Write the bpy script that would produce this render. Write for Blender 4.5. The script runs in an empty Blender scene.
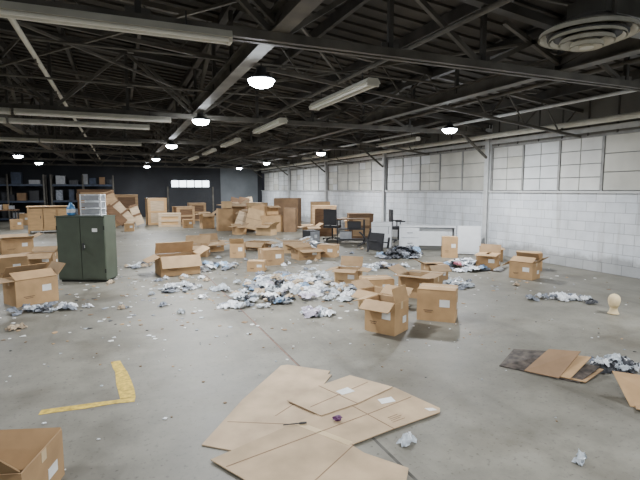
import bpy, math, random
from mathutils import Vector, Matrix, noise
R=random.Random(7)
COL=bpy.context.collection
# ---------------------------------------------------------------- materials
def mat(name,c,rough=.6,metal=0,var=.12,scale=6,bump=0,emis=None,es=0,stretch=None,detail=6,spec=None):
    m=bpy.data.materials.new(name); m.use_nodes=True; nt=m.node_tree; b=nt.nodes['Principled BSDF']
    b.inputs['Roughness'].default_value=rough; b.inputs['Metallic'].default_value=metal
    if spec is not None: b.inputs['Specular IOR Level'].default_value=spec
    tc=nt.nodes.new('ShaderNodeTexCoord'); mp=nt.nodes.new('ShaderNodeMapping')
    nt.links.new(tc.outputs['Object'],mp.inputs['Vector'])
    if stretch: mp.inputs['Scale'].default_value=stretch
    n=nt.nodes.new('ShaderNodeTexNoise'); n.inputs['Scale'].default_value=scale; n.inputs['Detail'].default_value=detail
    nt.links.new(mp.outputs[0],n.inputs['Vector'])
    r=nt.nodes.new('ShaderNodeValToRGB'); r.color_ramp.elements[0].position=.3; r.color_ramp.elements[1].position=.7
    r.color_ramp.elements[0].color=(*[max(0,x*(1-var)) for x in c],1); r.color_ramp.elements[1].color=(*[min(1,x*(1+var)) for x in c],1)
    nt.links.new(n.outputs['Fac'],r.inputs['Fac']); nt.links.new(r.outputs[0],b.inputs['Base Color'])
    if bump:
        bp=nt.nodes.new('ShaderNodeBump'); bp.inputs['Strength'].default_value=bump; bp.inputs['Distance'].default_value=.02
        nt.links.new(n.outputs['Fac'],bp.inputs['Height']); nt.links.new(bp.outputs[0],b.inputs['Normal'])
    if emis: b.inputs['Emission Color'].default_value=(*emis,1); b.inputs['Emission Strength'].default_value=es
    return m
card=[mat('cardboard_a',(.47,.295,.145),.8,var=.16,scale=5),mat('cardboard_b',(.38,.24,.12),.8,var=.16,scale=5),mat('cardboard_c',(.54,.37,.20),.8,var=.14,scale=5),mat('cardboard_d',(.25,.155,.085),.8,var=.2,scale=4)]
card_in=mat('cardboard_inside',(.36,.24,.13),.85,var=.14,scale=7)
sheetm=mat('cardboard_sheet',(.43,.315,.195),.8,var=.24,scale=3.5,detail=9)
sheetm2=mat('cardboard_sheet_light',(.48,.355,.23),.8,var=.22,scale=4,detail=9)
crease=mat('cardboard_crease',(.22,.14,.08),.9)
tape=mat('packing_tape',(.58,.44,.26),.3)
label=mat('paper_label',(.78,.78,.76),.6)
plyw=mat('plywood',(.46,.30,.16),.65,var=.22,scale=3,stretch=(1,1,6))
plyd=mat('plywood_dark',(.18,.10,.05),.65,var=.25,scale=3,stretch=(1,1,6))
plyp=mat('plywood_pale',(.58,.44,.29),.65,var=.18,scale=3,stretch=(1,1,6))
orange=mat('orange_wood',(.60,.37,.17),.5,var=.12,scale=3,stretch=(1,1,5))
dark=mat('dark_steel',(.03,.031,.034),.6,var=.3)
steel=mat('truss_steel',(.050,.046,.041),.6,var=.45,scale=3)
steel2=mat('girder_steel',(.10,.092,.078),.6,var=.45,scale=3)
deckm=mat('roof_deck',(.055,.049,.042),.85,var=.45,scale=1.2,stretch=(1,.2,1))
duct=mat('galvanised_duct',(.14,.135,.12),.45,metal=.5,var=.25,scale=4)
greenm=mat('olive_cabinet_paint',(.065,.080,.058),.45,var=.15,scale=4)
greend=mat('cabinet_seam',(.012,.015,.012),.6)
white=mat('white_laminate',(.68,.70,.72),.4,var=.06)
whitep=mat('white_plastic',(.7,.72,.74),.35,var=.05)
greyp=mat('grey_plastic',(.3,.31,.33),.4,var=.2)
bluep=mat('blue_plastic',(.10,.28,.55),.3)
black=mat('black_plastic',(.02,.02,.024),.5,var=.2)
rackb=mat('rack_beam_paint',(.04,.055,.09),.6,var=.3)
fluor=mat('fixture_enamel',(.62,.60,.52),.5,var=.1)
tube=mat('lamp_tube',(.75,.74,.68),.35,var=.04)
foam=mat('mannequin_foam',(.78,.62,.36),.6,var=.06,scale=9)
yellow=mat('yellow_floor_paint',(.58,.40,.05),.7,var=.4,scale=26,detail=10)
redl=mat('red_floor_joint',(.18,.095,.07),.8,var=.4,scale=14)
seamm=mat('floor_joint',(.085,.08,.07),.9,var=.3,scale=14)
colm=mat('column_paint',(.58,.59,.59),.5,var=.12)
led=mat('led_lens',(.9,.95,1),.3,emis=(.88,.94,1),es=80)
daylight=mat('daylight_glass',(.8,.85,.9),.3,emis=(.85,.93,1),es=6)
bag=[mat('clear_poly_bag',(.50,.54,.58),.22,var=.35,scale=14,bump=.5),mat('white_poly_bag',(.74,.76,.79),.3,var=.15,scale=12,bump=.5),
     mat('grey_garment',(.22,.24,.28),.6,var=.5,scale=14,bump=.4),mat('tan_paper',(.46,.36,.25),.6,var=.3,scale=12,bump=.4),
     mat('dark_garment',(.04,.042,.05),.5,var=.5,scale=12,bump=.4),mat('blue_poly',(.22,.34,.50),.35,var=.4,scale=12),
     mat('pink_poly',(.55,.2,.25),.35,var=.3,scale=12),mat('purple_tint_bag',(.42,.38,.46),.3,var=.3,scale=14,bump=.4)]
def nodes(m):
    m.use_nodes=True; nt=m.node_tree; L=nt.links.new; b=nt.nodes['Principled BSDF']; tc=nt.nodes.new('ShaderNodeTexCoord')
    def nz(s,d=8,rg=.6,st=None,off=(0,0,0)):
        n=nt.nodes.new('ShaderNodeTexNoise'); n.inputs['Scale'].default_value=s; n.inputs['Detail'].default_value=d; n.inputs['Roughness'].default_value=rg
        mp=nt.nodes.new('ShaderNodeMapping'); mp.inputs['Scale'].default_value=st or (1,1,1); mp.inputs['Location'].default_value=off; L(tc.outputs['Object'],mp.inputs[0]); L(mp.outputs[0],n.inputs['Vector']); return n
    def ramp(src,p0,c0,p1,c1):
        r=nt.nodes.new('ShaderNodeValToRGB'); e=r.color_ramp.elements; e[0].position=p0; e[0].color=(*c0,1); e[1].position=p1; e[1].color=(*c1,1); L(src,r.inputs['Fac']); return r.outputs[0]
    def mul(a,c):
        x=nt.nodes.new('ShaderNodeMix'); x.data_type='RGBA'; x.blend_type='MULTIPLY'; x.inputs[0].default_value=1; L(a,x.inputs[6]); L(c,x.inputs[7]); return x.outputs[2]
    return nt,L,b,tc,nz,ramp,mul
def floor_mat():
    m=bpy.data.materials.new('concrete_floor'); nt,L,b,tc,nz,ramp,mul=nodes(m)
    n2=nz(2.6,11,.68)
    c=ramp(nz(.4,9,.62).outputs['Fac'],.34,(.140,.131,.106),.66,(.236,.224,.186))
    c=mul(c,ramp(n2.outputs['Fac'],.35,(.72,.71,.69),.6,(1.06,1.06,1.05)))
    c=mul(c,ramp(nz(30,4).outputs['Fac'],.29,(.5,.49,.48),.42,(1,1,1)))
    c=mul(c,ramp(nz(1.1,6,.55).outputs['Fac'],.30,(.66,.62,.56),.47,(1,1,1)))
    c=mul(c,ramp(nz(.7,8,.7,(1,1,1),(13,5,0)).outputs['Fac'],.62,(1,1,1),.74,(.80,.68,.58)))   # rusty patches
    c=mul(c,ramp(nz(1.6,6,.6,(2.2,.16,1),(3,7,0)).outputs['Fac'],.30,(.74,.73,.72),.43,(1,1,1)))   # drag / tyre streaks along the aisle
    c=mul(c,ramp(nz(1.4,6,.6,(.2,1.8,1),(8,2,0)).outputs['Fac'],.28,(.80,.79,.78),.40,(1,1,1)))
    L(c,b.inputs['Base Color'])
    rr=nt.nodes.new('ShaderNodeMapRange'); rr.inputs[3].default_value=.40; rr.inputs[4].default_value=.68; L(n2.outputs['Fac'],rr.inputs[0]); L(rr.outputs[0],b.inputs['Roughness'])
    return m
def block_mat():
    m=bpy.data.materials.new('painted_block'); nt,L,b,tc,nz,ramp,mul=nodes(m)
    s=nt.nodes.new('ShaderNodeSeparateXYZ'); L(tc.outputs['Object'],s.inputs[0])
    c=nt.nodes.new('ShaderNodeCombineXYZ'); L(s.outputs[1],c.inputs[0]); L(s.outputs[2],c.inputs[1])
    br=nt.nodes.new('ShaderNodeTexBrick'); L(c.outputs[0],br.inputs['Vector']); br.inputs['Scale'].default_value=1
    br.inputs['Brick Width'].default_value=.4; br.inputs['Row Height'].default_value=.195; br.inputs['Mortar Size'].default_value=.007; br.inputs['Mortar Smooth'].default_value=.6
    br.inputs['Color1'].default_value=(.70,.735,.78,1); br.inputs['Color2'].default_value=(.80,.83,.87,1); br.inputs['Mortar'].default_value=(.42,.44,.47,1)
    a=mul(br.outputs['Color'],ramp(nz(1.1,9,.65).outputs['Fac'],.3,(.74,.74,.74),.58,(1,1,1)))
    a=mul(a,ramp(nz(1.5,7,.6,(1,2.5,.25)).outputs['Fac'],.30,(.70,.68,.65),.45,(1,1,1)))
    z=nt.nodes.new('ShaderNodeMath'); z.operation='MULTIPLY_ADD'; nn=nz(2.5,6); L(nn.outputs['Fac'],z.inputs[0]); z.inputs[1].default_value=-.5; L(s.outputs[2],z.inputs[2])
    a=mul(a,ramp(z.outputs[0],-.25,(.55,.54,.52),.12,(1,1,1)))   # dirty base course
    L(a,b.inputs['Base Color'])
    bp=nt.nodes.new('ShaderNodeBump'); bp.inputs['Strength'].default_value=.5; bp.inputs['Distance'].default_value=.01; bp.invert=True; L(br.outputs['Fac'],bp.inputs['Height']); L(bp.outputs[0],b.inputs['Normal'])
    b.inputs['Roughness'].default_value=.55
    return m
floorm=floor_mat(); blockm=block_mat()
darkwall=mat('dark_wall_paint',(.028,.03,.036),.8,var=.3,scale=.8)
greywall=mat('grey_wall_paint',(.15,.165,.18),.8,var=.2,scale=1)
siding=mat('header_siding',(.14,.135,.12),.8,var=.25,scale=1.2)
pane=[mat('pane_white',(.66,.66,.63),.5,var=.16,scale=1.5),mat('pane_cream',(.57,.56,.50),.5,var=.16,scale=1.5),mat('pane_grey',(.70,.72,.73),.5,var=.14,scale=1.5)]
frame_m=mat('window_frame_paint',(.30,.30,.29),.6,var=.2)
# ---------------------------------------------------------------- mesh builder
class MB:
    def __init__(s): s.v=[];s.f=[];s.m=[];s.mats=[]
    def mi(s,m):
        if m not in s.mats: s.mats.append(m)
        return s.mats.index(m)
    def add(s,vs,fs,m):
        o=len(s.v); s.v+= [tuple(x) for x in vs]; k=s.mi(m)
        for f in fs: s.f.append([i+o for i in f]); s.m.append(k)
    def hexa(s,p,m): s.add(p,[(0,3,2,1),(4,5,6,7),(0,1,5,4),(1,2,6,5),(2,3,7,6),(3,0,4,7)],m)
    def box(s,c,sz,m,T=None):
        x,y,z=c; a,b,h=sz[0]/2,sz[1]/2,sz[2]/2
        p=[Vector((x-a,y-b,z-h)),Vector((x+a,y-b,z-h)),Vector((x+a,y+b,z-h)),Vector((x-a,y+b,z-h)),Vector((x-a,y-b,z+h)),Vector((x+a,y-b,z+h)),Vector((x+a,y+b,z+h)),Vector((x-a,y+b,z+h))]
        if T is not None: p=[T@q for q in p]
        s.hexa(p,m)
    def beam(s,p0,p1,w,h,m):
        p0=Vector(p0);p1=Vector(p1);d=(p1-p0).normalized(); up=Vector((0,0,1))
        if abs(d.z)>.98: up=Vector((0,1,0))
        a=d.cross(up).normalized()*w/2; b=a.cross(d).normalized()*h/2
        s.hexa([p0-a-b,p0+a-b,p1+a-b,p1-a-b,p0-a+b,p0+a+b,p1+a+b,p1-a+b],m)
    def poly(s,pts,z,t,m):
        n=len(pts); vs=[(x,y,z) for x,y in pts]+[(x,y,z+t) for x,y in pts]
        s.add(vs,[tuple(range(n))[::-1],tuple(range(n,2*n))]+[(i,(i+1)%n,(i+1)%n+n,i+n) for i in range(n)],m)
    def lathe(s,c,prof,m,n=28,cap=True,axis='z'):
        vs=[];fs=[]
        for r,z in prof:
            for i in range(n):
                a=2*math.pi*i/n
                q=(r*math.cos(a),r*math.sin(a),z)
                if axis=='y': q=(q[0],q[2],q[1])
                if axis=='x': q=(q[2],q[0],q[1])
                vs.append((c[0]+q[0],c[1]+q[1],c[2]+q[2]))
        for j in range(len(prof)-1):
            for i in range(n): fs.append((j*n+i,j*n+(i+1)%n,(j+1)*n+(i+1)%n,(j+1)*n+i))
        if cap: fs+= [tuple(range(n))[::-1],tuple(range((len(prof)-1)*n,len(prof)*n))]
        s.add(vs,fs,m)
    def build(s,name,loc=(0,0,0),rot=(0,0,0),smooth=False):
        me=bpy.data.meshes.new(name); me.from_pydata(s.v,[],s.f)
        for m in s.mats: me.materials.append(m)
        me.polygons.foreach_set('material_index',s.m)
        if smooth: me.polygons.foreach_set('use_smooth',[True]*len(s.f))
        me.update(); o=bpy.data.objects.new(name,me); o.location=loc; o.rotation_euler=rot; COL.objects.link(o); return o
# ---------------------------------------------------------------- room shell
XR,XL,YF,YB=8.6,-12.0,30.0,-6.0
def roofz(x): return 4.55-abs(x+2.2)*.105
b=MB(); b.box(((XR+XL)/2,(YF+YB)/2,-.1),(XR-XL+.6,YF-YB+.6,.2),floorm); b.build('floor')
b=MB(); b.box((XR+.15,(YF+YB)/2,.775),(.3,YF-YB+.6,1.55),blockm); b.build('wall_right')
b=MB(); b.box((XR+.15,(YF+YB)/2,3.13),(.3,YF-YB+.6,.94),siding)
for y in [YB+.05+i*.6 for i in range(60)]: b.box((XR-.005,y,3.1),(.02,.03,.86),steel)
b.box((XR-.02,(YF+YB)/2,2.78),(.05,YF-YB,.1),colm)
b.build('trim_header')
b=MB(); b.box((XR-.015,(YF+YB)/2,1.56),(.08,YF-YB,.04),colm); b.build('trim_sill')
cols=[-.75-5.05,-.75,4.3,9.35,14.4,19.45,24.5,29.55]
n=0
for i in range(len(cols)-1):
    y0,y1=cols[i]+.07,cols[i+1]-.07; n+=1; b=MB(); b.box((XR+.12,(y0+y1)/2,2.12),(.1,y1-y0+.14,1.1),frame_m)
    k=5; pw=(y1-y0)/k
    for j in range(k):
        ya=y0+j*pw; blank=R.random()<.1
        b.box((XR+.045,ya+.0,2.12),(.05,.045,1.1),frame_m)
        pm=R.choice(pane)
        nc,nr=(1,1) if blank else ((2,4) if R.random()<.6 else (1,3))
        for c in range(nc):
            for r in range(nr):
                w=(pw-.06)/nc;h=1.06/nr
                b.box((XR+.05,ya+.03+w*(c+.5),1.59+h*(r+.5)),(.03,w-.018,h-.018),pm if R.random()<.85 else R.choice(pane))
    b.box((XR+.045,y1,2.12),(.05,.045,1.1),frame_m); b.box((XR+.03,(y0+y1)/2,2.66),(.08,y1-y0,.05),frame_m)
    b.build(f'window_{n}')
for y in cols[1:-1]:
    b=MB(); b.box((XR-.09,y,1.6),(.02,.13,3.2),colm); b.box((XR-.04,y,1.6),(.09,.025,3.2),colm); b.box((XR-.01,y,1.6),(.02,.13,3.2),colm)
    b.box((XR-.06,y,.01),(.2,.24,.02),colm); b.build('steel_column')
b=MB(); b.box(((XL+XR)/2,YF+.15,2.3),(XR-XL,.3,4.6),darkwall)
b.box((7.1,YF-.02,1.5),(2.4,.05,3),greywall); b.build('wall_back')
b=MB(); b.box((4.05,YF-.03,1.98),(2.3,.04,.42),daylight)
for i in range(6): b.box((2.9+i*.46,YF-.06,1.98),(.05,.06,.46),dark)
b.box((4.05,YF-.06,1.76),(2.4,.06,.05),dark); b.box((4.05,YF-.06,2.2),(2.4,.06,.05),dark); b.build('window_8')
slat=mat('door_slat',(.03,.033,.04),.6)
b=MB()
for i in range(17): b.box((4.05,YF-.04+(i%2)*.01,.05+i*.1),(2.6,.05,.09),slat)
b.box((2.7,YF-.06,.9),(.1,.1,1.8),steel2); b.box((5.4,YF-.06,.9),(.1,.1,1.8),steel2); b.build('door_1')
b=MB(); b.box((XL-.15,(YF+YB)/2,1.8),(.3,YF-YB+.6,3.6),darkwall); b.build('wall_left')
b=MB(); b.box(((XL+XR)/2,YB-.15,2.3),(XR-XL,.3,4.6),greywall); b.build('wall_front')
b=MB()
xs=[XL-.3,-2.2,XR+.3]
for x0,x1 in ((xs[0],xs[1]),(xs[1],xs[2])):
    z0,z1=roofz(x0),roofz(x1)
    b.hexa([Vector(q) for q in ((x0,YB-.3,z0),(x1,YB-.3,z1),(x1,YF+.3,z1),(x0,YF+.3,z0),(x0,YB-.3,z0+.1),(x1,YB-.3,z1+.1),(x1,YF+.3,z1+.1),(x0,YF+.3,z0+.1))],deckm)
    y=YB
    while y<YF:
        b.beam((x0,y,z0-.015),(x1,y,z1-.015),.07,.04,deckm); y+=.3 if y<16 else .6
b.build('ceiling')
b=MB(); x=XL+.4
while x<XR:
    b.beam((x,YB,roofz(x)-.11),(x,YF,roofz(x)-.11),.06,.15,steel); x+=1.2
b.build('roof_purlins')
BZ=2.98
for y in cols:
    if y<-1: continue
    b=MB()
    for dy in (-.05,.05): b.beam((XL,y+dy,BZ),(XR,y+dy,BZ),.05,.08,steel2)
    for x0,x1 in ((XL,-2.2),(-2.2,XR)): b.beam((x0,y,roofz(x0)-.25),(x1,y,roofz(x1)-.25),.12,.1,steel)
    x=XL+.2; k=0; st=1.2
    while x<XR-.1:
        x2=min(x+st,XR)
        b.beam((x,y,BZ),(x,y,roofz(x)-.25),.05,.05,steel)
        if k%2: b.beam((x,y,BZ),(x2,y,roofz(x2)-.25),.05,.05,steel2)
        else: b.beam((x,y,roofz(x)-.25),(x2,y,BZ),.05,.05,steel2)
        b.box((x,y,BZ+.03),(.2,.02,.16),steel2)
        x+=st;k+=1
    b.beam((XR-.1,y,2.4),(XR-.9,y,BZ),.05,.05,steel2)
    b.build('roof_truss')
for y in [(cols[i]+cols[i+1])/2 for i in range(1,len(cols)-1)]:
    b=MB()
    for x0,x1 in ((XL,-2.2),(-2.2,XR)):
        b.beam((x0,y,roofz(x0)-.25),(x1,y,roofz(x1)-.25),.07,.07,steel2); b.beam((x0,y,roofz(x0)-.75),(x1,y,roofz(x1)-.75),.05,.05,steel2)
    x=XL+.2;k=0
    while x<XR-.4:
        a,c=(.25,.75) if k%2 else (.75,.25); b.beam((x,y,roofz(x)-a),(x+.45,y,roofz(x+.45)-c),.022,.022,steel2); x+=.45;k+=1
    b.build('roof_joist')
for gx in (-9.4,-5.8,-2.2,1.4,5.0):
    b=MB(); z=3.12
    b.box((gx,(YF+YB)/2,z+.09),(.16,YF-YB,.018),steel2); b.box((gx,(YF+YB)/2,z-.09),(.16,YF-YB,.018),steel2); b.box((gx,(YF+YB)/2,z),(.02,YF-YB,.18),steel2)
    for a in range(len(cols)-1):
        ya,yb=cols[a],cols[a+1]; ym=(ya+yb)/2; zt=roofz(gx)-.2
        if yb<0: continue
        b.beam((gx,ya,z),(gx,ym-.6,zt),.06,.06,steel2); b.beam((gx,ym+.6,zt),(gx,yb,z),.06,.06,steel2)
        b.beam((gx,ym-.6,z),(gx,ym-.6,zt),.05,.05,steel); b.beam((gx,ym+.6,z),(gx,ym+.6,zt),.05,.05,steel)
        b.beam((gx-.9,ya,roofz(gx)-.3),(gx,ya,z),.05,.05,steel2); b.beam((gx+.9,ya,roofz(gx)-.3),(gx,ya,z),.05,.05,steel2)
    b.beam((gx,YB,roofz(gx)-.25),(gx,YF,roofz(gx)-.25),.1,.1,steel)
    b.build('roof_girder')
b=MB()
for a in range(2,len(cols)-1):
    for gx in (-5.8,-2.2,1.4):
        if R.random()<.75: b.beam((gx,cols[a],3.38),(gx+3.6,cols[a+1],3.38),.03,.03,steel2)
        if R.random()<.6: b.beam((gx+3.6,cols[a],3.42),(gx,cols[a+1],3.42),.03,.03,steel2)
b.build('sway_bracing')
P0,P1=YB+.1,YF-.1
def pipe(x,z,r,m,drops=0):
    b=MB(); b.lathe((0,0,0),[(r,P0),(r,P1)],m,10,axis='y')
    if drops:
        for i in range(14): b.lathe((0,.7+i*2.1,0),[(.012,-r-.05),(.012,-r+.01)],steel2,8); b.lathe((0,.7+i*2.1,0),[(.03,-r-.06),(.03,-r-.05)],steel2,8)
    b.build('sprinkler_pipe',(x,0,z))
pipe(1.62,3.26,.04,colm,1); pipe(6.2,3.26,.035,steel2,1); pipe(8.1,2.86,.055,fluor); pipe(-.9,3.26,.03,fluor,1); pipe(7.3,3.12,.03,colm); pipe(-4.4,3.26,.04,steel2,1); pipe(3.2,3.26,.03,steel2,1)
for y,z in ((3.35,3.335),(6.5,3.335),(7.6,3.13),(11.4,3.13),(12.4,3.335),(17.5,3.335)):
    b=MB(); b.lathe((0,0,0),[(.016,-11),(.016,7.0)],steel2,8,axis='x')
    for x in (-3.4,.2,2.2,4.2,6.7): b.box((x,0,-.015),(.07,.05,.05),steel2)
    b.build('electrical_conduit',(0,y,z))
b=MB(); b.box((4.22,2.85,3.08),(1.3,.36,.16),duct)
for i in range(3): b.box((3.65+i*.55,2.85,3.08),(.03,.40,.20),steel2)
for sx in (3.7,4.7): b.beam((sx,2.85,3.16),(sx,2.85,roofz(sx)-.2),.015,.015,dark)
b.build('ventilation_duct')
b=MB()
for r,z in ((.37,.06),(.29,.03),(.21,.0),(.13,-.03)):
    b.lathe((0,0,z),[(r,0),(r-.01,.035),(r-.06,.06),(r-.07,.055),(r-.015,.0)],fluor,36,cap=False)
b.lathe((0,0,-.035),[(.0,0),(.055,.0),(.055,.02)],fluor,24); b.lathe((0,0,.1),[(.31,0),(.31,.03),(.17,.07),(.17,.098)],steel2,32)
b.lathe((0,0,.055),[(.3,0),(.3,.01)],dark,32)
b.build('ceiling_air_diffuser',(3.60,2.85,2.80))
# ---------------------------------------------------------------- lights
def highbay(x,y,pw):
    b=MB(); z=2.86
    b.lathe((0,0,0),[(.15,0),(.15,.02),(.11,.05),(.06,.08),(.06,.14)],dark,24)
    b.lathe((0,0,0),[(.02,-.085),(.08,-.078),(.13,-.05),(.155,.0)],led,24)
    b.beam((0,0,.13),(0,0,.19),.012,.012,dark)
    o=b.build('high_bay_light',(x,y,z))
    l=bpy.data.lights.new('lamp','AREA'); l.shape='DISK'; l.size=.28; l.energy=pw; l.color=(.95,.975,1)
    lo=bpy.data.objects.new('lamp',l); COL.objects.link(lo); lo.parent=o; lo.location=(0,0,-.1)
for y,pw in ((-3,90),(.6,110),(5.41,175),(8.9,185),(14.2,180),(20.4,160),(27,130)): highbay(1.42 if y!=5.41 else 1.56,y,pw)
for y,pw in ((-2,80),(3.2,110),(9.65,125),(15.6,125),(20.6,85),(25.5,50)): highbay(-3.4,y,pw)
for y,pw in ((-2.5,100),(2.5,135),(8.15,190),(15,190),(21.5,175),(27,150)): highbay(6.4,y,pw)
for y in (3,12): highbay(-8.2,y,100)
def strip_light(x,y,L,axis,z=2.86,w=.16):
    b=MB()
    if axis=='x':
        b.hexa([Vector(q) for q in ((-L/2,-w/2,0),(L/2,-w/2,0),(L/2,w/2,0),(-L/2,w/2,0),(-L/2,-w*.3,.06),(L/2,-w*.3,.06),(L/2,w*.3,.06),(-L/2,w*.3,.06))],fluor)
        for d in (-.04,.04): b.lathe((0,d,-.018),[(.017,-L/2+.03),(.017,L/2-.03)],tube,8,axis='x')
        for sx in (-1,1): b.box((sx*(L/2-.015),0,-.015),(.03,w*.8,.04),fluor); b.beam((sx*L*.35,0,.06),(sx*L*.35,0,.18),.01,.01,dark)
    else:
        b.hexa([Vector(q) for q in ((-w/2,-L/2,0),(w/2,-L/2,0),(w/2,L/2,0),(-w/2,L/2,0),(-w*.3,-L/2,.06),(w*.3,-L/2,.06),(w*.3,L/2,.06),(-w*.3,L/2,.06))],fluor)
        for d in (-.05,.05): b.lathe((d,0,-.018),[(.017,-L/2+.03),(.017,L/2-.03)],tube,8,axis='y')
        for sy in (-1,1): b.box((0,sy*(L/2-.015),-.015),(w*.8,.03,.04),fluor); b.beam((0,sy*L*.35,.06),(0,sy*L*.35,.18),.01,.01,dark)
    b.build('fluorescent_fixture',(x,y,z))
for y in (5.95,9.3,12.9,16.2,19.8): strip_light(2.82,y,1.85,'y',w=.2)
for x in (-.3,-2.8): strip_light(x,4.08,2.44,'x',w=.13)
for x in (-.3,-2.8,-5.3): strip_light(x,9.15,2.44,'x'); strip_light(x-.3,10.4,2.44,'x')
for x in (-.6,-3.1,-5.6): strip_light(x,14.2,2.44,'x')
for y in (11,17): strip_light(6.9,y,2.0,'y')
# ---------------------------------------------------------------- floor markings
b=MB(); b.poly([(1.438,-5),(1.458,-5),(1.458,5.2),(1.438,5.2)],.0005,.001,seamm); b.poly([(1.436,3.5),(1.450,3.5),(1.446,9),(1.432,9)],.001,.001,redl)
for y in (9.35,14.4,19.45): b.poly([(-11,y),(8.5,y),(8.5,y+.02),(-11,y+.02)],.0005,.001,seamm)
b.poly([(-4.5,-5),(-4.48,-5),(-4.48,29),(-4.5,29)],.0005,.001,seamm); b.build('trim_1')
b=MB(); b.poly([(-.60,3.74),(-.45,3.735),(-.3,3.72),(-.1,3.725),(.04,3.70),(.05,3.79),(-.1,3.785),(-.25,3.80),(-.42,3.81),(-.59,3.82)],.001,.001,yellow)
b.poly([(-.06,3.795),(.05,3.79),(.045,3.95),(.02,4.2),(.0,4.35),(-.03,4.5),(-.06,4.68),(-.14,4.68),(-.12,4.5),(-.10,4.4),(-.09,4.1)],.001,.001,yellow); b.build('painted_floor_marking')
# ---------------------------------------------------------------- cardboard boxes
def cardboard_box(x,y,w,d,h,rot=0,flaps=(100,100,100,100),tone=0,front=True,z=0,tilt=(0,0),lab=True,tp=True,name='cardboard_box'):
    """x,y = middle of the near bottom edge (front=True); rot in degrees relative to facing the aisle point"""
    t=.006; b=MB(); co=card[tone]; ci=card_in
    for sy in (-1,1):
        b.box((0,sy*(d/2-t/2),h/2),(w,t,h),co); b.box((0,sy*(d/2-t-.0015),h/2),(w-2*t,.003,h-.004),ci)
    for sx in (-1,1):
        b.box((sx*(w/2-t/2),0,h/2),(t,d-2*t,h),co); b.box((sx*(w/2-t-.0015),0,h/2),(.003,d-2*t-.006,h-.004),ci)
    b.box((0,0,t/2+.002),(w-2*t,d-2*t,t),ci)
    L=min(w,d)/2*.98
    for i,a in enumerate(flaps):   # front, right, back, left ; angle from vertical outward
        if a is None: continue
        a=math.radians(a+(R.uniform(-6,6) if a>-80 else 0)); zr=Matrix.Rotation(i*math.pi/2,4,'Z'); half=(d if i%2==0 else w)/2; wid=(w if i%2==0 else d)-.01
        T=zr@Matrix.Translation((0,-half,h+(.003 if i%2 else .010)))@Matrix.Rotation(a,4,'X')
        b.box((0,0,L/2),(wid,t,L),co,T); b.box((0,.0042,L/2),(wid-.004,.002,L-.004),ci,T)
    if all(f is not None and f<=-85 for f in flaps): b.box((0,0,h+.018),(w,.05,.002),tape)
    if tp:
        b.box((w/2+.001,0,h*.88),(.002,.05,h*.22),tape); b.box((-w/2-.001,0,h*.88),(.002,.05,h*.22),tape)
    if lab:
        b.box((w*.22,-d/2-.001,h*.6),(min(.12,w*.28),.002,min(.09,h*.26)),label)
        b.box((w/2+.001,d*.2,h*.4),(.002,min(.1,d*.25),min(.08,h*.22)),label)
        b.box((-w*.2,-d/2-.001,h*.35),(w*.25,.002,.012),crease); b.box((-w*.2,-d/2-.001,h*.29),(w*.18,.002,.01),crease)
    n=Vector((x,y,0)).normalized() if front else Vector((0,0,0)); ext=(abs(math.cos(math.radians(rot)))*d+abs(math.sin(math.radians(rot)))*w)/2
    c=Vector((x,y,z))+n*ext
    rz=(-math.atan2(x,y) if front else 0)+math.radians(rot)
    return b.build(name,c,(tilt[0],tilt[1],rz))
C=-88
cardboard_box(-.63,2.74,.45,.42,.27,-18,(50,None,-150,-165),1,front=False)
cardboard_box(-1.18,7.44,.56,.42,.36,22,(-60,35,-40,95),0)
cardboard_box(-1.90,9.67,.62,.45,.40,10,(C,C,C,C),1)
cardboard_box(-1.50,10.9,.50,.4,.30,-15,(110,40,60,100),1)
cardboard_box(-2.45,13.81,.7,.5,.36,8,(70,70,70,70),0)
cardboard_box(-3.5,15.4,.6,.5,.4,20,(C,C,C,C),1)
cardboard_box(-2.95,11.8,.5,.5,.5,-10,(C,C,C,C),1)
cardboard_box(.94,9.02,.74,.50,.36,14,(150,60,-30,115),0)
cardboard_box(1.62,11.37,.62,.5,.26,-10,(110,80,40,120),1)
cardboard_box(2.15,12.2,.5,.4,.25,20,(120,100,30,100),0)
cardboard_box(2.42,8.87,.34,.26,.19,-12,(C,C,C,C),0)
cardboard_box(2.89,9.46,.46,.4,.32,18,(C,C,C,C),1)
cardboard_box(2.52,10.90,.34,.3,.34,-8,(40,C,C,100),0)
cardboard_box(3.85,9.9,.55,.45,.22,25,(100,120,70,60),1)
cardboard_box(4.5,10.1,.45,.35,.28,-18,(C,C,C,C),0)
cardboard_box(4.0,11.2,.5,.4,.28,5,(110,70,100,60),2)
cardboard_box(3.3,12.0,.6,.45,.2,-25,(120,100,100,110),0)
cardboard_box(2.64,4.35,.38,.34,.36,-28,(125,-20,60,105),0)
cardboard_box(3.50,4.59,.46,.38,.38,-6,(C,C,C,C),0)
cardboard_box(3.98,5.63,.55,.42,.32,-20,(80,C,95,60),1)
cardboard_box(3.49,6.06,.46,.36,.24,18,(C,C,C,C),0)
cardboard_box(3.42,6.85,.40,.36,.28,-15,(95,90,20,100),2)
cardboard_box(4.84,6.46,.36,.34,.32,24,(120,C,C,60),1)
cardboard_box(3.05,5.25,.42,.34,.24,-40,(120,100,110,60),2)
cardboard_box(6.76,7.28,.42,.36,.30,-10,(100,C,20,C),0)
cardboard_box(7.6,8.11,.44,.36,.30,15,(100,C,C,C),0)
cardboard_box(6.60,6.20,.42,.36,.30,-22,(-60,60,-40,120),0)
cardboard_box(7.45,6.9,.46,.36,.34,5,(C,C,C,C),0)
cardboard_box(7.12,8.95,.36,.3,.48,5,(C,C,C,C),0)
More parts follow.
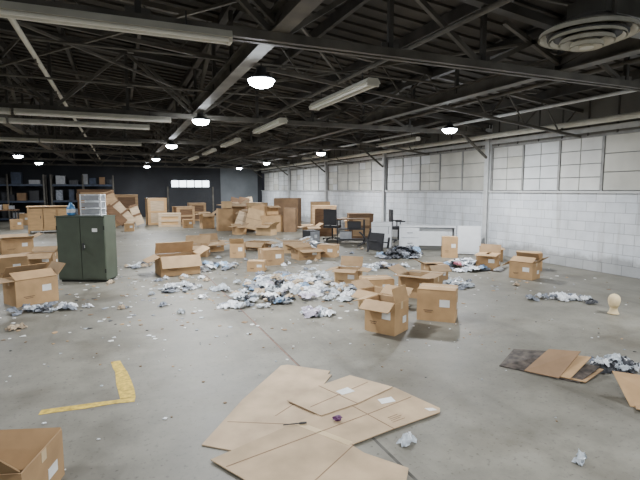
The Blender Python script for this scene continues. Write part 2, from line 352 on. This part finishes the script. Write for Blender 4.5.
for (x,y,w,d,h,r,t,f) in ((3.75,18.38,.6,.5,.85,8,1,0),(4.55,18.0,.7,.5,.75,-16,3,1),(5.25,17.2,.85,.6,.62,12,0,0),(5.95,16.9,.45,.45,.9,-10,3,0),
    (4.4,19.6,.8,.6,1.0,20,1,1),(6.3,18.2,1.0,.8,1.25,-12,3,0),(5.3,19.2,.7,.6,1.05,-25,2,0),(7.6,17.9,.8,.7,1.1,3,1,0),(7.6,14.9,.5,.5,.6,-10,0,1),(3.3,19.8,.5,.5,.6,14,0,1),(5.7,14.2,.45,.4,.4,20,0,1),(4.7,15.9,.6,.45,.35,-30,2,1),(3.9,16.6,.4,.35,.3,25,0,1)):
    cardboard_box(x,y,w,d,h,r,(C,C,C,C) if not f else (110,60,80,100),t,lab=False,tp=False)
cardboard_box(5.33,17.56,.55,.4,.32,20,(110,C,100,C),0,front=False,z=.66,lab=False)
cardboard_box(3.9,18.68,.4,.35,.25,-12,(C,C,C,C),2,front=False,z=.89,lab=False)
# ---------------------------------------------------------------- wooden crates / panels
def crate(name,x,y,w,d,h,rot,m1,m2,lid=True,z=0):
    b=MB(); t=.02
    for sy in (-1,1): b.box((0,sy*(d/2-t/2),h/2),(w,t,h),m1)
    for sx in (-1,1): b.box((sx*(w/2-t/2),0,h/2),(t,d-2*t,h),m1)
    b.box((0,0,t/2+.005),(w-2*t,d-2*t,t),m1)
    for sx in (-1,1):
        b.box((sx*(w/2-.05),-d/2-.012,h/2),(.1,.024,h),m2); b.box((sx*(w/2+.012),-d/2+.05,h/2),(.024,.1,h),m2); b.box((sx*(w/2+.012),d/2-.05,h/2),(.024,.1,h),m2)
    for zz in (.05,h/2,h-.05): b.box((0,-d/2-.01,zz),(w-.2,.02,.09),m2)
    if lid: b.box((0,0,h+.015),(w+.06,d+.06,.03),m2)
    b.build(name,(x,y,z),(0,0,math.radians(rot)))
crate('wooden_crate',6.95,16.0,.85,.7,1.0,-22,plyd,plyw)
crate('wooden_crate',7.35,13.9,.75,.6,.8,-20,plyw,plyd)
crate('wooden_crate',6.55,15.1,.55,.5,.95,-24,plyd,plyd,lid=False)
crate('wooden_crate',1.55,23.3,.8,.7,1.2,5,plyp,orange)
crate('wooden_crate',2.0,21.8,.9,.8,.55,-4,orange,plyp)
crate('wooden_crate',2.75,23.0,.8,.7,.8,12,plyd,plyw)
crate('wooden_crate',-1.1,25.5,1.5,.9,1.6,5,plyw,plyd)
crate('wooden_crate',.3,25.3,1.0,.8,1.35,0,plyd,plyw)
crate('wooden_crate',3.7,25.3,.8,.7,.9,0,plyd,plyw)
b=MB()
for i,(x,y,a,w,h) in enumerate(((0,0,-24,.55,1.5),(.2,.07,-32,.45,1.45),(.42,-.12,-38,.4,1.15),(-.22,.15,-12,.5,1.5),(.1,-.2,-44,.35,1.0),(.75,-.05,-20,.35,.9))):
    T=Matrix.Translation((x,y,.02+.25*abs(math.sin(math.radians(a)))*1))@Matrix.Rotation(math.radians(a),4,'Y')@Matrix.Rotation(math.radians(-6),4,'X')
    b.box((0,0,h/2),(w,.03,h),(plyw,plyd,plyp)[i%3],T); b.box((0,-.03,h*.5),(w,.03,.08),plyd,T); b.box((0,-.03,h*.95),(w,.03,.08),plyd,T)
b.build('leaning_wood_panels',(.05,22.0,0))
b=MB()
for i,(x,a) in enumerate(((0,10),(.5,-8),(-.45,16))):
    T=Matrix.Translation((x,.1*i,0.015))@Matrix.Rotation(math.radians(a),4,'Y')@Matrix.Rotation(math.radians(-12),4,'X'); b.box((0,0,.62),(.5,.03,1.15),(plyd,plyp,plyd)[i],T); b.box((0,-.03,.62),(.5,.03,.08),plyd,T)
b.build('leaning_wood_panels',(5.2,21.6,.08))
b=MB()
for i,(x,a,w,h,m) in enumerate(((0,14,.6,.8,card[2]),(.4,-10,.5,.95,card[0]),(-.5,22,.45,.7,plyp))):
    T=Matrix.Translation((x,.06*i,0.015+.1))@Matrix.Rotation(math.radians(a),4,'Y')@Matrix.Rotation(math.radians(-14),4,'X'); b.box((0,0,h/2),(w,.015,h),m,T); b.box((0,-.012,h*.5),(w*.98,.003,.012),crease,T)
b.build('leaning_cardboard_sheets',(4.55,17.3,0),(0,0,-.25))
b=MB(); w,d,h=1.45,.6,1.0
b.box((0,0,h-.02),(w+.06,d+.04,.04),orange)
for sx in (-1,1): b.box((sx*(w/2-.02),0,h/2-.02),(.04,d,h-.04),orange)
b.box((0,d/2-.01,h/2),(w-.08,.02,h-.1),orange); b.box((0,0,.12),(w-.08,d-.02,.03),orange)
for i in range(3): b.box(((i-1)*.46,-d/2+.01,h/2+.02),(.44,.02,h-.2),orange); b.box(((i-1)*.46+.15,-d/2-.012,h*.6),(.02,.02,.1),dark)
b.build('wooden_sideboard',(-2.45,20.4,0),(0,0,math.radians(6)))
b=MB(); w,d,h=.84,.42,1.14
b.box((0,0,h/2+.02),(w,d,h-.04),greenm); b.box((0,0,.02),(w-.06,d-.04,.04),greend)
for sx in (-1,1): b.box((sx*w/4,-d/2-.008,h/2+.02),(w/2-.012,.016,h-.09),greenm)
b.box((0,-d/2-.004,h/2+.02),(.010,.006,h-.08),greend)
b.box((.05,-d/2-.03,h*.55),(.02,.03,.12),dark); b.box((.05,-d/2-.018,h*.55),(.04,.006,.05),colm)
for sx in (-1,1):
    for zz in (.2,.95): b.box((sx*(w/2-.01),-d/2-.01,zz),(.02,.02,.07),greend)
b.box((w*.3,-d/2-.018,h*.8),(.09,.004,.06),label)
b.box((0,0,h+.005),(w+.01,d+.01,.015),greenm); b.build('metal_storage_cabinet',(-.56,9.26,0),(0,0,math.radians(-24)))
b=MB()
for sx in (-1,1):
    for sy in (-1,1): b.beam((sx*.17,sy*.1,0),(sx*.17,sy*.1,.37),.018,.018,whitep)
for zz in (.01,.12,.24,.36): b.box((0,0,zz),(.36,.22,.012),whitep)
for i in range(3): b.box((0,-.112,.065+i*.12),(.3,.006,.075),greyp)
b.box((0,.11,.19),(.34,.006,.35),whitep)
b.build('desktop_drawer_rack',(-.44,9.22,1.156),(0,0,math.radians(-20)))
b=MB(); b.lathe((0,0,0),[(.05,0),(.07,.02),(.07,.13),(.05,.17),(.025,.2),(.025,.225)],bluep,20); b.lathe((0,0,.05),[(.072,0),(.072,.06)],whitep,20,cap=False); b.build('water_jug',(-.80,9.36,1.156),smooth=True)
# ---------------------------------------------------------------- office / appliance junk right-middle
b=MB(); b.box((0,0,.36),(.55,.5,.68),white); b.box((0,0,.015),(.5,.45,.03),black); b.box((0,-.257,.37),(.53,.016,.64),white); b.box((.2,-.275,.5),(.02,.02,.2),greyp); b.box((0,-.267,.6),(.5,.004,.01),greyp)
b.build('white_mini_fridge',(6.75,11.45,0),(0,0,math.radians(-34)))
b=MB(); b.box((0,0,.64),(1.45,.55,.035),white)
for sx in (-1,1): b.box((sx*.705,0,.31),(.035,.5,.62),white)
b.box((0,.23,.38),(1.37,.02,.5),white); b.box((-.45,-.02,.33),(.48,.45,.56),white); b.box((.22,-.15,.36),(.85,.02,.46),whitep)
for i in range(2): b.box((-.45,-.255,.2+i*.28),(.46,.015,.26),white); b.box((-.45,-.27,.2+i*.28),(.14,.014,.015),greyp)
b.build('white_office_desk',(7.55,10.45,0),(0,0,math.radians(-32)))
b=MB(); T=Matrix.Rotation(math.radians(-9),4,'X'); b.box((0,0,.36),(.56,.03,.70),white,T); b.box((0,-.02,.36),(.5,.012,.62),whitep,T); b.box((0,.12,.02),(.5,.2,.04),greyp)
b.build('white_cabinet_door',(7.95,9.25,.005),(0,0,math.radians(-40)))
b=MB()
for sx in (-1,1):
    for sy in (-1,1): b.beam((sx*.4,sy*.22,0),(sx*.4,sy*.22,.75),.03,.03,black)
for zz in (.12,.44,.74): b.box((0,0,zz),(.84,.48,.025),black if zz<.7 else plyd)
b.box((.1,0,.56),(.4,.3,.2),black); b.box((-.15,0,.26),(.35,.3,.22),greyp)
b.build('metal_utility_cart',(6.35,12.6,0),(0,0,math.radians(-25)))
b=MB(); b.box((0,0,.2),(.4,.35,.36),black); b.box((0,-.18,.2),(.36,.02,.3),greyp); b.box((0,0,.01),(.42,.37,.02),greyp); b.box((.02,-.195,.2),(.1,.012,.1),white); b.build('printer',(5.35,13.3,0),(0,0,.3))
def office_chair(x,y,r,tip=0,z=0):
    b=MB()
    for i in range(5):
        a=i*2*math.pi/5; b.beam((0,0,.08),(.30*math.cos(a),.30*math.sin(a),.05),.035,.03,black); b.lathe((.30*math.cos(a),.30*math.sin(a),0.03),[(.028,-.02),(.028,.02)],black,10,axis='y')
    b.lathe((0,0,.08),[(.03,0),(.025,.32)],black,10); b.box((0,0,.44),(.46,.46,.08),black); b.box((0,.24,.75),(.42,.06,.5),black); b.beam((0,.2,.42),(0,.27,.6),.05,.03,black)
    for sx in (-1,1): b.box((sx*.26,0,.65),(.05,.3,.03),black); b.beam((sx*.26,0,.44),(sx*.26,0,.65),.03,.03,black)
    b.build('office_chair',(x,y,z),(tip,0,r))
office_chair(6.25,13.7,2.4); office_chair(7.9,12.4,1.2); office_chair(5.85,10.75,-1.2,math.radians(-100),.31)
def rack(x,y,w,h,r):
    b=MB(); d=.8
    for sx in (-1,0,1):
        for sy in (-1,1): b.beam((sx*w/2,sy*d/2,0),(sx*w/2,sy*d/2,h),.07,.07,steel2)
    for zz in (.12,1.0,1.85):
        for sy in (-1,1): b.box((0,sy*d/2,zz),(w,.05,.09),rackb)
        b.box((0,0,zz+.05),(w,d,.02),dark)
        xx=-w/2+.2
        while xx<w/2-.3:
            bw=R.uniform(.2,.5); bh=R.uniform(.2,.6); b.box((xx+bw/2,R.uniform(-.15,.1),zz+.06+bh/2),(bw,.45,bh),R.choice([card[3],card[3],dark,black,rackb,bag[2],black,bag[4],greyp,rackb])); xx+=bw+R.uniform(.03,.35)
    b.build('storage_rack',(x,y,0),(0,0,r))
rack(-5.2,28.6,3.2,2.4,0); rack(-1.8,28.9,3.0,2.4,0); rack(-8.6,28.6,3.0,2.4,0)
b=MB(); b.box((0,0,.74),(1.8,.7,.04),plyd)
for sx in (-1,1):
    for sy in (-1,1): b.beam((sx*.85,sy*.3,0),(sx*.85,sy*.3,.72),.05,.05,dark)
for i in range(7): b.box((-.75+i*.24,R.uniform(-.1,.1),.76+.1),(.18,.25,R.uniform(.1,.3)),R.choice([white,black,card[0],greyp,bluep]))
b.build('work_table',(-5.0,24.0,0))
for (x,y,w,h,t) in ((-4.0,24.9,.5,.5,0),(-3.3,25.5,.7,.8,3),(-3.9,22.4,.45,.4,0),(.3,19.6,.35,.3,0),(3.0,26.7,.7,.6,1),(2.6,20.4,.4,.35,0)):
    cardboard_box(x,y,w,w*.8,h,R.uniform(-20,20),(C,C,C,C),t)
# ---------------------------------------------------------------- crumpled bags and clothes
def blob(b,x,y,z,rx,ry,rz,m,rot,zmin=.003):
    n1,n2=7,12; vs=[];sd=R.uniform(0,99)
    cr,sr=math.cos(rot),math.sin(rot)
    for i in range(n1+1):
        th=math.pi*i/n1
        for j in range(n2):
            ph=2*math.pi*j/n2; q=Vector((math.sin(th)*math.cos(ph),math.sin(th)*math.sin(ph),math.cos(th)))
            k=1+.75*noise.noise(q*1.7+Vector((sd,0,0)))+.35*noise.noise(q*4.5+Vector((0,sd,0)))
            px,py,pz=q.x*rx*k,q.y*ry*k,q.z*rz*k
            vs.append((x+px*cr-py*sr,y+px*sr+py*cr,max(zmin,z+pz)))
    fs=[(i*n2+j,i*n2+(j+1)%n2,(i+1)*n2+(j+1)%n2,(i+1)*n2+j) for i in range(n1) for j in range(n2)]
    b.add(vs,fs,m)
def flatbag(b,x,y,z,w,h,m,rot,tilt,zmin=.004):
    n=7; vs=[];sd=R.uniform(0,99); T=Matrix.Translation((x,y,z))@Matrix.Rotation(rot,4,'Z')@Matrix.Rotation(tilt,4,'X')
    for i in range(n+1):
        for j in range(n+1):
            u,v=i/n-.5,j/n-.5; bulge=(1-4*u*u)*(1-4*v*v)*.035
            q=T@Vector((u*w+.03*noise.noise(Vector((u*4,v*4,sd))),v*h+.03*noise.noise(Vector((u*4,v*4,sd+9))),bulge+.045*noise.noise(Vector((u*6,v*6,sd)))))
            vs.append((q.x,q.y,max(zmin,q.z)))
    b.add(vs,[(i*(n+1)+j,(i+1)*(n+1)+j,(i+1)*(n+1)+j+1,i*(n+1)+j+1) for i in range(n) for j in range(n)],m)
def heap(name,cx,cy,rx,ry,rot,n,wts,hz=.18,sz=.11):
    b=MB(); ms=[bag[i] for i,w in enumerate(wts) for _ in range(w)]; cr,sr=math.cos(rot),math.sin(rot)
    for k in range(n):
        while True:
            u,v=R.gauss(0,.6),R.gauss(0,.6)
            if u*u+v*v<1.6: break
        f=max(0,1-(u*u+v*v)); px,py=u*rx,v*ry; X=cx+px*cr-py*sr; Y=cy+px*sr+py*cr; z=R.random()*hz*f+.015; s=sz*R.uniform(.5,1.25)
        if R.random()<.55: flatbag(b,X,Y,z+.01,s*2,s*2.4,R.choice(ms),R.uniform(0,6.28),R.uniform(-.45,.45))
        else: blob(b,X,Y,z,s,s*R.uniform(.6,1),s*R.uniform(.25,.5),R.choice(ms),R.uniform(0,6.28))
    return b.build(name,smooth=False)
heap('plastic_bag_pile',2.40,7.10,1.05,1.0,.3,125,(8,8,3,4,1,2,0,1),.13,.085)
heap('plastic_bag_pile',1.80,6.25,.5,.4,.2,22,(6,6,2,1,1,1,0,1),.06,.075)
heap('plastic_bag_pile',3.0,7.95,.5,.4,.2,20,(6,6,2,2,1,1,0,0),.08,.08)
heap('plastic_bag_pile',.79,7.75,.30,.26,0,24,(5,5,4,1,2,0,0,0),.08,.075)
heap('plastic_bag_pile',1.78,9.7,.45,.35,0,26,(5,5,3,1,2,1,0,0),.08,.085)
heap('plastic_bag_pile',-1.03,7.08,.34,.14,.1,20,(4,6,4,0,2,1,0,0),.06,.065)
heap('plastic_bag_pile',6.05,4.75,.55,.2,-.6,20,(5,8,2,1,1,0,0,0),.04,.065)
heap('clothes_pile',6.35,7.6,.6,.36,-.5,56,(3,6,2,2,3,4,2,0),.18,.10)
heap('plastic_bag_pile',2.28,5.48,.16,.13,0,13,(2,3,0,0,0,0,0,5),.05,.075)
heap('clothes_pile',4.06,2.74,.17,.12,-.3,40,(4,5,3,0,5,0,0,0),.08,.05)
heap('clothes_pile',6.15,9.55,.48,.33,-.3,56,(0,1,2,0,8,1,0,0),.22,.12)
heap('clothes_pile',6.6,9.95,.3,.28,-.3,22,(0,1,2,0,5,3,2,0),.2,.12)
heap('plastic_bag_pile',4.9,8.4,.5,.3,0,20,(4,5,2,3,1,0,0,0),.06,.085)
heap('plastic_bag_pile',3.9,12.4,.8,.4,0,30,(4,5,2,3,1,0,0,0),.12,.11)
heap('plastic_bag_pile',0.3,10.4,.4,.3,0,10,(4,4,4,1,1,0,0,0),.03,.06)
heap('plastic_bag_pile',4.9,12.5,.5,.35,0,26,(6,8,1,1,0,0,0,0),.22,.14)
heap('clothes_pile',5.2,6.3,.3,.4,0,18,(4,4,2,3,1,1,0,0),.08,.08)
b=MB()
for k in range(1300):
    x=R.uniform(-5,8.2); y=R.uniform(2.2,20)
    q=R.random()
    if q<.35: x,y=R.gauss(2.4,1.6),R.gauss(7.0,2)
    elif q<.52: x,y=R.gauss(-.2,1),R.gauss(8.0,2)
    elif q<.62: x,y=R.gauss(5.5,1),R.gauss(7.0,2)
    if not(-11<x<8.3 and y>2): continue
    s=(R.uniform(.006,.02) if y<5 else R.uniform(.012,.05)); r=R.uniform(0,6.28); n=R.choice((3,4,5))
    pts=[(x+s*R.uniform(.5,1)*math.cos(r+i*2*math.pi/n),y+s*R.uniform(.5,1)*math.sin(r+i*2*math.pi/n)) for i in range(n)]
    b.poly(pts,.0015,.004,R.choice([label,label,card[0],card[1],bag[0],bag[1],bag[2],crease,crease,bag[1],bag[4]]))
for k in range(80):
    x,y=R.gauss(2.2,2.4),R.gauss(8.3,2.3)
    if y>5.6 and x<8: flatbag(b,x,y,.015,R.uniform(.06,.15),R.uniform(.06,.15),R.choice(bag[:4]),R.uniform(0,6),0)
b.build('floor_litter')
# ---------------------------------------------------------------- flattened cardboard in the foreground
def strip(b,p,q,z,w,m): b.beam((p[0],p[1],z),(q[0],q[1],z),w,.0015,m)
b=MB(); b.poly([(.41,2.87),(.80,3.40),(1.29,3.95),(1.35,3.95),(1.65,3.66),(1.60,3.60),(1.63,3.58),(1.45,3.38),(1.30,3.0),(.70,2.62)],.003,.006,sheetm2)
strip(b,(.95,3.05),(1.50,3.42),.0095,.006,crease); strip(b,(.62,3.1),(1.1,2.85),.0095,.006,crease); b.build('flattened_cardboard')
b=MB(); b.poly([(.43,2.67),(1.07,2.90),(1.92,3.18),(1.98,3.12),(2.09,2.68),(2.05,2.63),(1.62,2.56),(1.27,2.49),(1.30,2.38),(1.46,2.14),(1.36,2.02),(1.0,2.1),(.60,2.34)],.0105,.006,sheetm)
strip(b,(.50,2.56),(1.62,2.82),.0172,.007,crease); strip(b,(1.62,2.56),(1.50,3.03),.0172,.007,crease); strip(b,(1.62,2.82),(2.0,2.92),.0172,.007,crease)
strip(b,(.86,2.20),(1.28,2.48),.0172,.006,crease); strip(b,(1.05,2.88),(1.27,2.5),.0172,.05,tape)
b.poly([(1.98,2.72),(2.04,2.70),(2.05,2.66),(1.99,2.67)],.018,.001,label); b.poly([(1.74,2.98),(1.86,2.98),(1.85,2.90),(1.73,2.90)],.018,.001,label)
for i in range(4): strip(b,(1.66,2.70-i*.022),(1.75+.02*(i%2),2.72-i*.022),.0175,.004,crease)
b.build('flattened_cardboard')
b=MB(); b.poly([(1.10,3.22),(1.42,3.37),(1.75,3.47),(1.96,3.12),(1.56,2.97),(1.24,2.90)],.019,.006,sheetm2)
strip(b,(1.22,3.05),(1.82,3.28),.0258,.006,crease); strip(b,(1.56,2.97),(1.42,3.37),.0258,.006,crease)
b.poly([(1.50,3.22),(1.62,3.25),(1.64,3.16),(1.52,3.14)],.0262,.001,label); b.build('flattened_cardboard')
b=MB(); blob(b,1.32,2.80,.038,.03,.022,.014,mat('purple_cloth',(.10,.03,.10),.6),0,.0188); b.build('purple_glove')
b=MB(); b.lathe((0,0,.0),[(.004,-.08),(.004,.07)],dark,8,axis='x'); b.lathe((0,0,.0),[(.007,.03),(.007,.08)],dark,8,axis='x'); b.build('marker_pen',(1.03,2.86,.026),(0,0,-.2))
b=MB(); flatbag(b,1.62,2.40,.012,.13,.07,bag[0],.4,0); flatbag(b,1.65,2.42,.012,.06,.04,bag[1],1.1,.1); b.build('crumpled_plastic_bag')
b=MB(); flatbag(b,2.45,1.82,.012,.12,.05,bag[0],.4,0); b.build('crumpled_plastic_bag')
b=MB(); prt=mat('printed_carton',(.075,.060,.050),.5,var=.8,scale=18)
def leaf(pts,zs,m):
    vs=[(x,y,z) for (x,y),z in zip(pts,zs)]; n=len(vs); vs+=[(x,y,z+.006) for x,y,z in vs]
    b.add(vs,[tuple(range(n))[::-1],tuple(range(n,2*n))]+[(i,(i+1)%n,(i+1)%n+n,i+n) for i in range(n)],m)
leaf([(3.12,3.17),(3.30,2.88),(3.66,2.98),(3.42,3.30)],[.004,.004,.12,.08],prt)
leaf([(3.22,2.98),(3.36,2.74),(3.74,2.84),(3.60,3.06)],[.012,.012,.16,.13],card[3])
leaf([(3.30,2.90),(3.42,2.68),(3.80,2.78),(3.68,2.98)],[.020,.020,.12,.10],card[0])
leaf([(3.34,2.80),(3.45,2.62),(3.76,2.66),(3.66,2.86)],[.004,.004,.08,.07],prt)
leaf([(3.38,2.76),(3.49,2.59),(3.80,2.66),(3.70,2.82)],[.012,.012,.05,.05],card[1])
b.build('folded_printed_carton')
b=MB(); leaf([(3.42,2.17),(3.66,1.9),(3.82,2.2),(3.56,2.42)],[.003,.003,.14,.16],card[0]); leaf([(3.38,2.10),(3.6,1.82),(3.75,1.95),(3.5,2.2)],[.02,.02,.004,.004],card[1]); b.build('flattened_cardboard')
# ---------------------------------------------------------------- foam mannequin head
b=MB()
prof=[(0,.065,.06,.0),(.012,.07,.062,0),(.03,.055,.05,.0),(.07,.042,.043,.0),(.09,.044,.048,.004),(.105,.054,.064,-.006),(.13,.062,.076,-.006),(.16,.070,.085,0),(.19,.073,.09,.004),(.225,.067,.083,.006),(.25,.048,.06,.008),(.264,.022,.028,.008),(.267,.003,.003,.008)]
N=28; vs=[]
for z,rx,ry,oy in prof:
    for i in range(N):
        a=2*math.pi*i/N; x=rx*math.cos(a); y=ry*math.sin(a)+oy
        fr=max(0,-math.sin(a))
        if fr>.8:
            kx=math.exp(-(x/.012)**2)
            y-=.02*kx*math.exp(-((z-.15)/.018)**2)+.007*math.exp(-(x/.02)**2)*math.exp(-((z-.12)/.008)**2)
        if fr>.6: y+=.009*math.exp(-((abs(x)-.028)/.012)**2)*math.exp(-((z-.17)/.012)**2)
        vs.append((x,y,z))
fs=[(j*N+i,j*N+(i+1)%N,(j+1)*N+(i+1)%N,(j+1)*N+i) for j in range(len(prof)-1) for i in range(N)]; fs.append(tuple(range(N))[::-1])
b.add(vs,fs,foam)
o=b.build('mannequin_head',(5.83,4.0,0),(0,0,math.radians(-60)),smooth=True); o.modifiers.new('s','SUBSURF').render_levels=1
# ---------------------------------------------------------------- world + camera
w=bpy.data.worlds.new('world'); bpy.context.scene.world=w; w.use_nodes=True; w.node_tree.nodes['Background'].inputs[0].default_value=(.02,.02,.025,1)
cam_d=bpy.data.cameras.new('camera'); cam=bpy.data.objects.new('camera',cam_d); COL.objects.link(cam)
cam_d.lens=26.44; cam_d.sensor_width=36; cam_d.clip_end=200
cam.location=(0,0,1.6); cam.rotation_euler=(math.pi/2-math.radians(6.07),0,-math.radians(23)); bpy.context.scene.camera=cam
